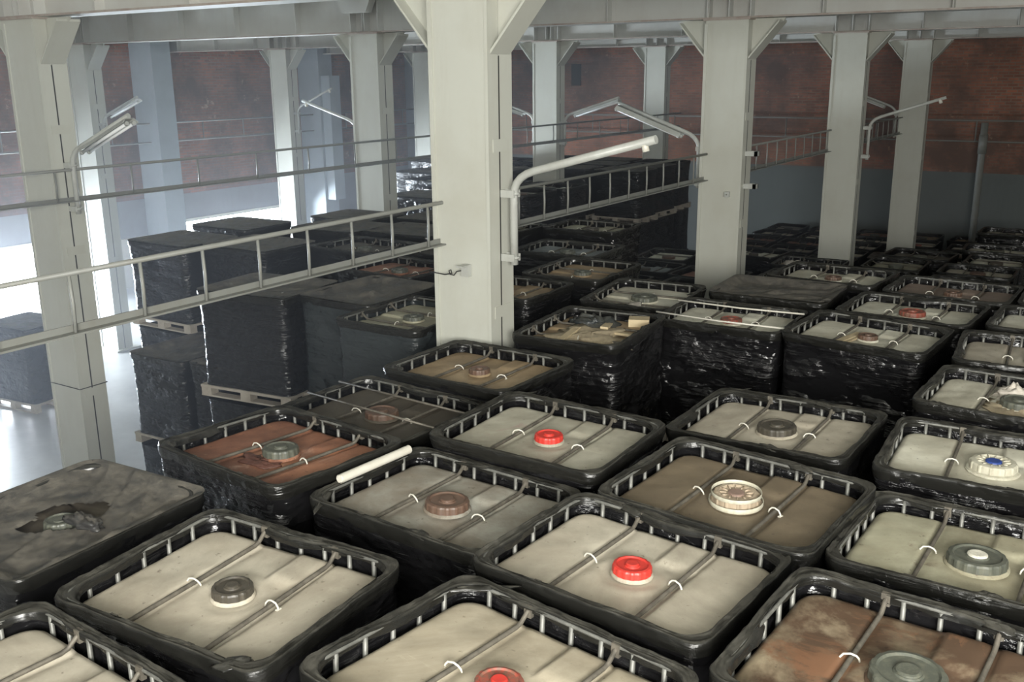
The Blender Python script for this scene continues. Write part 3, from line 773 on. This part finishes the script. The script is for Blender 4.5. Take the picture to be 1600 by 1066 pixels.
NEAR = [
 # x, y, yaw, dz, tx, ty, tank, lid, label, extra
 ('A', -1.792, 3.688, -0.062, 0.010, -0.026, -0.024, 'beige', ('red', 0.185), 'clean beige tote with a bright red lid, large in the centre foreground', {}),
 ('B', -1.638, 4.692, -0.090, 0.025, -0.016, 0.024, 'brown', ('beige', 0.26), 'tote caked in even brown dust with a slotted beige lid', dict(lidkind='finned', ring=True, plug='pinkbrown')),
 ('C', -1.820, 6.048, -0.044, -0.059, 0.026, 0.022, 'beige', ('black', 0.255), 'beige tote with a wide dusty black lid beyond the brown dusty tote', {}),
 ('D', -2.928, 4.920, -0.003, 0.033, -0.013, 0.009, 'pale', ('red', 0.18), 'pale tote with a smaller red lid behind the centre foreground tote', {}),
 ('E', -3.177, 2.610, 0.070, 0.020, -0.021, 0.010, 'beige', ('black', 0.185), 'beige tote with a dark lid and a brown stain, front left foreground', {}),
 ('F', -2.997, 3.901, -0.014, -0.046, -0.026, -0.027, 'greydirty', ('brown', 0.245), 'grey tote with a white roll lying on its rim', {}),
 ('G', -4.172, 3.876, -0.111, 0.023, 0.008, -0.018, 'orange', ('grey', 0.22), 'tote with an orange rust-stained top and a crumpled dark lid', {}),
 ('H', -4.145, 5.965, -0.044, -0.008, 0.009, 0.006, 'tan', ('brown', 0.165), 'tan dusty tote directly in front of the large centre column', {}),
 ('H2', -4.339, 4.990, -0.031, -0.100, -0.015, -0.006, 'darkbrown', ('brown', 0.24), 'dark brown dusty tote crossed by two thin rods', {}),
 ('I', -1.807, 2.593, -0.110, 0.030, -0.031, -0.032, 'beige_red', ('dullred', 0.19), 'beige tote at the bottom edge, its dusty lid red in the middle', dict(plug='red')),
 ('J', -0.513, 3.447, -0.069, 0.054, -0.004, 0.022, 'rust', ('grey', 0.28), 'rust-streaked dirty brown tote at the bottom right corner', {}),
 ('M6', -0.455, 4.677, -0.02, -0.032, 0.003, -0.024, 'olive', ('grey', 0.27), 'olive-grey tote with a big worn green-black lid at the right edge', dict(plug='white')),
 ('M5', -0.552, 5.908, 0.036, -0.004, 0.0, -0.002, 'white', ('cream', 0.27), 'tote with a cream lid and blue plug at the right edge', dict(plug='blue', lidkind='finned')),
 ('M4', -0.560, 7.151, -0.051, 0.016, -0.001, 0.013, 'white', ('grey', 0.24), 'tote littered with sand, bags and a board at the right edge', {}),
 ('M7', -0.560, 8.401, 0.060, 0.013, -0.001, 0.016, 'beige', ('black', 0.20), 'beige tote cut by the right edge behind the littered one', {}),
 ('M2', -1.873, 8.421, -0.073, 0.011, -0.018, 0.006, 'white', ('brown', 0.165), 'pale tote with a brown lid and a piece of yellowish wood beside it', {}),
 ('M1', -3.100, 8.493, 0.031, -0.017, -0.008, 0.001, 'white', ('dullred', 0.2), 'pale tote with reddish-brown lid and two white straps across', {}),
 ('M3', -3.900, 7.300, 1.647, 0.040, 0.0, -0.010, 'tan', None, 'tote heaped with wood scraps and crumpled film right of the centre column', {}),
 ('N', -4.182, 8.944, 1.667, -0.019, 0.013, 0.004, 'white', ('grey', 0.27), 'pale tote with a big grey lid behind the scrap-heaped tote', {}),
 ('L1', -3.221, 1.554, -0.071, -0.010, 0.001, -0.001, 'beige', ('black', 0.18), 'beige tote in the bottom left corner of the picture', {}),
 ('M8', -1.72, 9.52, -0.06, 0.0, 0, 0, 'white', ('dullred', 0.24), 'pale tote with a faded red lid in the second field row at right', {}),
 ('M9', -0.46, 9.60, -0.03, 0.0, 0, 0, 'white', ('grey', 0.2), 'pale tote with light film collar at the right edge of the second field row', {}),
]
UPK = {}
for k, x, y, yaw, dz_, tx, ty, tk, ld, lab, ex in NEAR:
    UPK[k] = tote(x, y, yaw, T, lab, tk, ld, 0, dz_, tx, ty, **ex)
    under(x, y, yaw, T, (3 * TH + dz_) / (3 * TH), shown=k in ('M1', 'M2', 'M3', 'M4', 'M5', 'H', 'G', 'D', 'C'))
# covered tote at the left
UPK['K'] = tote(-4.581, 2.704, 1.617, T, 'tote under a torn dusty film cover at the left edge', dz=-0.066, cover=COVER_HOLE, lod=0)
under(-4.581, 2.704, 1.617, T, 0.981, shown=True)
rk = UPK['K']
link('tank', TANKS[0], rk, mat=TM['darkbrown']); l = link('lid', LIDS['ribbed'], rk, (0, 0, TANKZ), mat=LM['grey']); l.scale = (0.17, 0.17, 1)
# pallet-top stack in the left middle
tote(-7.76, 7.24, 0.12, T, 'tall dusty-topped tote on a pale pallet, left of the centre column', 'darkbrown', None, 0, -0.02, cover=COVERS[1])
under(-7.76, 7.24, 0.08, T, 0.99, shown=True)
tote(-5.71, 7.12, 1.57, T, 'grey-filmed tote standing just left of the centre column', 'olive', ('grey', 0.2), 0, -0.03, film=M_greyfilm)
under(-5.71, 7.12, 1.57, T, 0.99, shown=True)
tote(-6.66, 7.62, 1.54, T, 'film-draped tote between the pallet stack and the grey-filmed one', 'darkbrown', None, 0, -0.02, cover=COVERS[2], film=M_greyfilm)
under(-6.66, 7.62, 1.54, T, 0.99, film=M_greyfilm, shown=True)

# left-back three-high block
LB3 = [(-11.02, 8.80, 0.0, 'covered', 'dark film-topped tote at the left end of the tall left block'),
       (-9.82, 9.06, 0.0, 'covered', 'dark film-topped tote second along the tall left block'),
       (-11.40, 10.2, 0.0, 'covered', 'film-topped tote behind the left end of the tall left block'),
       (-9.90, 10.75, 0.04, 'covered', 'film-topped tote behind the second one of the tall left block'),
       (-8.55, 9.70, -0.05, 'darkbrown', 'open brown-topped tote in the tall left block behind the pallet stack'),
       (-8.75, 11.0, 0.02, 'covered', 'film-topped tote in the tall left block above the open brown one'),
       (-7.20, 8.75, -0.06, 'orange', 'rusty-topped tote left of the centre column behind the pallet stack'),
       (-7.30, 10.0, 0.05, 'darkbrown', 'dull brown-topped tote behind the rusty one at the centre column'),
       (-5.55, 8.45, 0.0, 'tan', 'orange-tan tote with a dull red lid peeping out right of the centre column'),
       (-5.30, 9.68, 1.6, 'tan', 'tan-topped tote behind the orange-tan one right of the centre column'),
       (-6.12, 10.78, 0.06, 'bluegrey', 'blue-grey topped tote behind the lamp pipe of the centre column'),
       (-6.75, 12.60, 0.04, 'olive', 'big lone tote standing higher than its neighbours under the cable ladder'),
       (-10.45, 11.72, 0.02, 'covered', 'shiny wrapped tote before the column that is left of centre'),
       (-9.15, 12.25, 0.03, 'covered', 'film-topped tote right of the column that is left of centre'),
       (-7.93, 11.9, 0.0, 'olive', 'olive-topped tote of the tall block beside the centre column')]
for x, y, yaw, kd, lab in LB3:
    d = 0.543 * -x + 0.84 * y
    if kd == 'covered': tote(x, y, yaw, T, lab, cover=COVERS[1 + (cnt[0] % 2)], lod=0)
    else: tote(x, y, yaw, T, lab, kd, (random.choice(['dullred' if kd == 'tan' else 'black', 'grey']), 0.2), 0)
    under(x, y, yaw, T, shown=(y < 9.8 and x < -9) or (x, y) == (-8.55, 9.70) or (x, y) == (-6.75, 12.60))
# two-high ones low at the left
for x, y, yaw, lab in ((-9.93, 7.90, 1.60, 'two-high black wrapped stack at the left, its pallet edge showing at the floor side'),
                       (-8.80, 7.86, 0.0, 'two-high black wrapped stack just before the pale pallet')):
    tote(x, y, yaw, 2, lab, cover=COVERS[1], lod=0); under(x, y, yaw, 2, shown=True)
tote(-16.35, 9.55, 0.1, 1, 'lone black wrapped stack by the bright gate at the left edge', cover=COVERS[2], lod=0, dz=0.32)

# ---------------------------------------------------------------- fields behind
tanks_mid = ['white', 'white', 'olive', 'tan', 'pink', 'bluegrey', 'darkbrown', 'pale', 'orange', 'white', 'beige']
occ = [(o_[1], o_[2]) for o_ in NEAR] + [(-4.581, 2.704), (-7.76, 7.24), (-5.71, 7.12), (-6.66, 7.62), (-9.93, 7.90), (-8.80, 7.86)] + [(a[0], a[1]) for a in LB3]
def free(x, y, m=1.02):
    if any(abs(x - a) < 1.16 and abs(y - b) < 1.08 for a, b in occ): return False
    for (cx, cy) in COLS.values():
        if cx - CW - 0.72 < x < cx + 0.72 and cy - 0.72 < y < cy + CD + 0.72: return False
    return True
def inview(x, y, z):
    gx, gy = 0.8396, -0.5432  # camera right axis in hall coordinates
    cxr = x * gx - y * gy * -1 if 0 else x * 0.8396 + y * 0.5432
    cyf = -x * 0.5432 + y * 0.8396
    zc = z - CAMZ; p = radians(15.155)
    d = cyf * cos(p) - zc * sin(p)
    u = cxr / d * 1543.5; v = -(cyf * sin(p) + zc * cos(p)) / d * 1543.5
    return d > 1 and -40 < 800 + u < 1680 and v < 620, 800 + u, 533 + v
SPECIAL = [  # tier-3 field seen at the right
 (-3.05, 9.70, 0.05, 3, None, 'dusty film-covered tote at the foot of the second middle column'),
 (-1.55, 10.60, -0.04, 3, 'pink', 'pinkish-topped tote right behind the pale one with the faded red lid'),
 (-2.80, 10.80, -0.06, 3, 'white', 'beige-topped tote left of the pinkish one in the field'),
 (-0.35, 10.70, 0.02, 3, 'white', 'beige-topped tote at the right of the pinkish one in the field'),
 (-4.95, 17.45, 0.03, 2, 'tan', 'tote strewn with white rags at the foot of the third middle column'),
 (-4.75, 16.15, -0.03, 2, 'olive', 'olive-topped tote in front of the one strewn with white rags'),
 (-3.25, 15.10, 0.05, 2, 'darkbrown', 'dull dark-topped tote with a small white stick on its rim'),
]
for x, y, yaw, t, tk, lab in SPECIAL:
    if tk is None: tote(x, y, yaw, t, lab, cover=COVERS[0], lod=0)
    else: UPK[lab] = tote(x, y, yaw, t, lab, tk, ('brown', 0.18), 0)
    under(x, y, yaw, t); occ.append((x, y))
rnd = random.Random(11)
PENDING = []; row = 0
ragspot = None
y = 10.9
while y < 29.2:
    x = 1.6 + rnd.uniform(-0.2, 0.2)
    while x > -16.5:
        yaw = rnd.choice([0, 0, 0, pi / 2]) + rnd.uniform(-0.09, 0.09)
        px, py = x + rnd.uniform(-0.08, 0.08), y + rnd.uniform(-0.07, 0.07)
        d = -px * 0.543 + py * 0.84
        t = 2 if d < 18.6 else 1
        if px < -9.3 and py > 12.8: t = 3
        if px < -6.5 and py < 13.5: t = 3
        if abs(px + 2.81) < 0.75 and abs(py - 23.07) < 0.9: t = 2
        ok, ux, uy = inview(px, py, t * TH)
        if t == 3 and px < -9.3 and ux < 655 and uy < 322: ok = False
        if t == 3 and px < -9.3 and uy < 246: ok = False
        if px < -11.8 and py < 15.5: ok = False
        if ok and free(px, py) and not (px < -12.9 and py < 12.6) and not (px < -14 and py < 15):
            lod = 1 if d < 17 else 2
            if t == 3 and px < -9.3: zone, grp = 'three-high left block', 'totes of the far left three-high block'
            elif t >= 2: zone, grp = 'two-high field', 'totes in the two-high field'
            else: zone, grp = 'one-high far field', 'totes in the one-high far field'
            PENDING.append((px, py, yaw, t, lod, zone, grp, row))
        if False:
            pass
        x -= 1.32 if abs(sin(yaw)) < 0.5 else 1.26
    y += 1.2; row += 1
ORD = ['first', 'second', 'third', 'fourth', 'fifth', 'sixth', 'seventh', 'eighth', 'ninth', 'tenth', 'eleventh', 'twelfth', 'thirteenth', 'fourteenth', 'fifteenth', 'sixteenth', 'seventeenth', 'eighteenth']
CNAME = {'white': 'off-white', 'pale': 'pale', 'beige': 'beige', 'olive': 'olive', 'tan': 'tan', 'pink': 'pinkish', 'bluegrey': 'blue-grey', 'darkbrown': 'dark brown', 'greydirty': 'dirty grey', 'orange': 'rusty'}
zrows = {}
for p in PENDING: zrows.setdefault(p[5], []); zrows[p[5]] += [p[7]] if p[7] not in zrows[p[5]] else []
place = {}
for px, py, yaw, t, lod, zone, grp, row in PENDING:
    k_ = (zone, row); place[k_] = place.get(k_, -1) + 1
    m_ = sorted(zrows[zone]).index(row)
    where = '%s from right, %s row of the %s' % (ORD[place[k_]], ORD[m_], zone)
    if rnd.random() < (0.55 if t == 3 else 0.08):
        tote(px, py, yaw, t, 'covered tote, ' + where, cover=COVERS[1 + cnt[0] % 2], lod=lod, group=grp)
    else:
        c_ = rnd.choice(tanks_mid)
        tote(px, py, yaw, t, CNAME[c_] + ' tote, ' + where, c_, (rnd.choice(['black', 'grey', 'brown', 'black', 'dullred']), rnd.choice([0.18, 0.25])), lod, group=grp)
    for q in range(t - 1, 0, -1): pile_add(px, py, yaw, (q - 1) * TH, 1.0)

tag(PILE.build('liquid_tote_pile', M_film), 'black wrapped totes hidden in the lower layers of the blocks', 'totes', kind='stuff')
# ================================================================ LOOSE THINGS ON THE TOTES
def on(key, x, y, z):
    """hall position of a point given in the frame of a tote's top"""
    bpy.context.view_layer.update()
    return UPK[key].matrix_world @ Vector((x, y, z))
def yaw_of(key): return UPK[key].rotation_euler.z
# white roll on the rim of the grey tote
a, b = on('F', -0.555, -0.24, 1.185), on('F', -0.545, 0.34, 1.185)
o = MB().tube([a - a, b - a], 0.026, 16, cap=False).tube([(b - a) * 0.0, (b - a) * 1.0], 0.020, 16).build('white_roll', M_white, None, a)
tag(o, 'white plastic roll lying along the rim of the grey tote', 'roll')
# thin rods over the dark brown tote
for i, (ya, yb, lab) in enumerate(((-0.12, -0.16, 'nearer thin rod lying across the dark brown tote'), (0.20, 0.18, 'farther thin rod lying across the dark brown tote'))):
    a, b = on('H2', -0.60, ya, 1.175), on('H2', 0.60, yb, 1.175)
    o = MB().tube([a - a, b - a], 0.008, 8).build('rod', M_bar, None, a); tag(o, lab, 'rod')
for i, (ya, yb, lab) in enumerate(((-0.34, -0.36, 'nearer white strap across the pale tote with the reddish lid'), (0.20, 0.24, 'farther white strap across the pale tote with the reddish lid'))):
    a, b = on('M1', -0.60, ya, 1.180), on('M1', 0.60, yb, 1.180)
    m = (b - a) * 0.5; m.z -= 0.01
    o = MB().tube([a - a, m, b - a], 0.008, 8).build('strap', M_white, None, a); tag(o, lab, 'strap')
def crumple(name, loc, sx, sy, sz, seed, mat, label, cat):
    mb = MB(); n, m = 22, 12; loops = []
    for j in range(m + 1):
        ph = pi / 2 * j / m; lp = []
        for i in range(n):
            a = 2 * pi * i / n; k = 1 + 0.55 * noise.noise(Vector((cos(a) * 2 + seed, sin(a) * 2, ph * 2))) + 0.25 * noise.noise(Vector((cos(a) * 6, sin(a) * 6 + seed, ph * 5)))
            c = max(cos(ph), 0.02)
            lp.append((sx * c * cos(a) * k, sy * c * sin(a) * k, sz * sin(ph) * k))
        loops.append(lp)
    mb.loft(loops, True, True, (True, True))
    o = mb.build(name, mat, None, loc); tag(o, label, cat); return o
M_wood = paint_mat('weathered_wood', (0.50, 0.41, 0.26), (0.28, 0.20, 0.11), 0.8, 0.6, 9)
M_rag = paint_mat('pale_rag', (0.50, 0.46, 0.40), (0.30, 0.26, 0.2), 0.9, 0.5, 9)
M_sand = paint_mat('sandy_debris', (0.36, 0.30, 0.20), (0.16, 0.12, 0.08), 0.95, 0.8, 22)
crumple('film_heap', on('K', 0.02, -0.17, 1.125), 0.13, 0.05, 0.05, 1.0, M_cover, 'crumpled film bunch beside the hole in the torn cover', 'film')
crumple('crumpled_bag', on('M4', -0.06, 0.20, 1.06), 0.13, 0.08, 0.09, 2.2, M_rag, 'crumpled pinkish-white bag on the littered tote', 'bag')
crumple('debris_heap', on('M4', -0.02, -0.08, 1.055), 0.19, 0.20, 0.035, 3.1, M_sand, 'sandy debris heap on the littered tote', 'debris')
o = MB().box(-0.40, 0.40, -0.045, 0.045, 0, 0.02).build('board', M_wood, None, on('M4', 0.12, -0.36, 1.07)); o.rotation_euler.z = yaw_of('M4') - 0.1
tag(o, 'yellowish board along the near rim of the littered tote', 'board')
o = MB().box(-0.03, 0.03, -0.24, 0.24, 0, 0.022).box(0.035, 0.06, -0.2, 0.22, 0, 0.014).build('wood_strip', M_wood, None, on('M2', -0.15, -0.1, 1.07)); o.rotation_euler.z = yaw_of('M2') - 0.15
tag(o, 'yellowish wood strip beside the brown lid', 'wood')
crumple('film_heap', on('G', -0.02, -0.13, 1.055), 0.17, 0.09, 0.03, 5.5, film_mat('brown_film', (0.09, 0.04, 0.03), (0.16, 0.07, 0.05), 0.8, 0.4), 'dark brown crumple beside the lid of the rusty tote', 'film')
# scraps on M3 / N
rs = random.Random(5)
SCR = [(-0.42, -0.25, 0.20, 0.4, 'thin pale wood scrap at the near left of the scrap-heaped tote'), (0.02, -0.30, 0.26, 1.2, 'upright-leaning pale stick on the scrap-heaped tote'),
       (0.25, -0.05, 0.30, 0.2, 'long brown wood scrap on the scrap-heaped tote'), (-0.20, 0.12, 0.42, 0.05, 'wide flat wood scrap at the back of the scrap-heaped tote')]
for i, (u, v, ln, an, lab) in enumerate(SCR):
    o = MB().box(-ln / 2, ln / 2, -0.035, 0.035, 0, 0.02).build('wood_scrap', M_wood, None, on('M3', u, v, 1.09)); o.rotation_euler = (rs.uniform(-.1, .1), rs.uniform(-.2, .1), yaw_of('M3') + an)
    tag(o, lab, 'wood')
crumple('film_heap', on('M3', 0.30, 0.10, 1.06), 0.22, 0.16, 0.09, 7.3, M_greyfilm, 'crumpled dark film heap on the scrap-heaped tote', 'film')
crumple('debris_heap', on('M3', -0.10, -0.05, 1.055), 0.34, 0.32, 0.06, 8.1, M_sand, 'low sandy heap filling the scrap-heaped tote', 'debris')
crumple('crumpled_bag', on('N', -0.38, 0.0, 1.055), 0.13, 0.20, 0.06, 9.4, M_rag, 'pale crumpled sheet near the big grey lid', 'bag')
o = MB().box(-0.09, 0.09, -0.07, 0.07, 0, 0.08).build('small_box', M_wood, None, on('M3', 0.42, -0.28, 1.07)); o.rotation_euler.z = 0.4
tag(o, 'small tan carton between the scrap-heaped tote and the big grey lid', 'box')

# white rags and a stick farther back
RG = 'tote strewn with white rags at the foot of the third middle column'
for i, (u, v, sx, sy, lab) in enumerate(((-0.25, -0.15, 0.20, 0.12, 'larger white rag on the tote at the foot of the third column'), (0.28, -0.20, 0.22, 0.08, 'narrow white rag at the right end of the rag-strewn tote'))):
    crumple('rag', on(RG, u, v, 1.07), sx, sy, 0.10, 3.3 + i * 2, M_rag, lab, 'rag')
ST = 'dull dark-topped tote with a small white stick on its rim'
a, b = on(ST, 0.48, -0.40, 1.17), on(ST, 0.56, 0.05, 1.17)
o = MB().tube([a - a, b - a], 0.022, 10).build('stick', M_white, None, a); tag(o, 'small white stick on the rim of a dark tote in the field', 'stick')
# two empty clamps on the second middle column
hk3 = MB()
for z in (0.0, -0.42):
    hk3.box(-0.02, 0.14, -0.055, -0.035, z - 0.03, z + 0.03).box(-0.02, 0.14, 0.035, 0.055, z - 0.03, z + 0.03).box(0.10, 0.14, -0.055, 0.055, z - 0.03, z + 0.03)
tag(hk3.build('empty_clamp', M_pipe, None, (-4.48, 12.62, 4.58)), 'pair of empty pipe clamps on the right side of the second middle column', 'clamp')
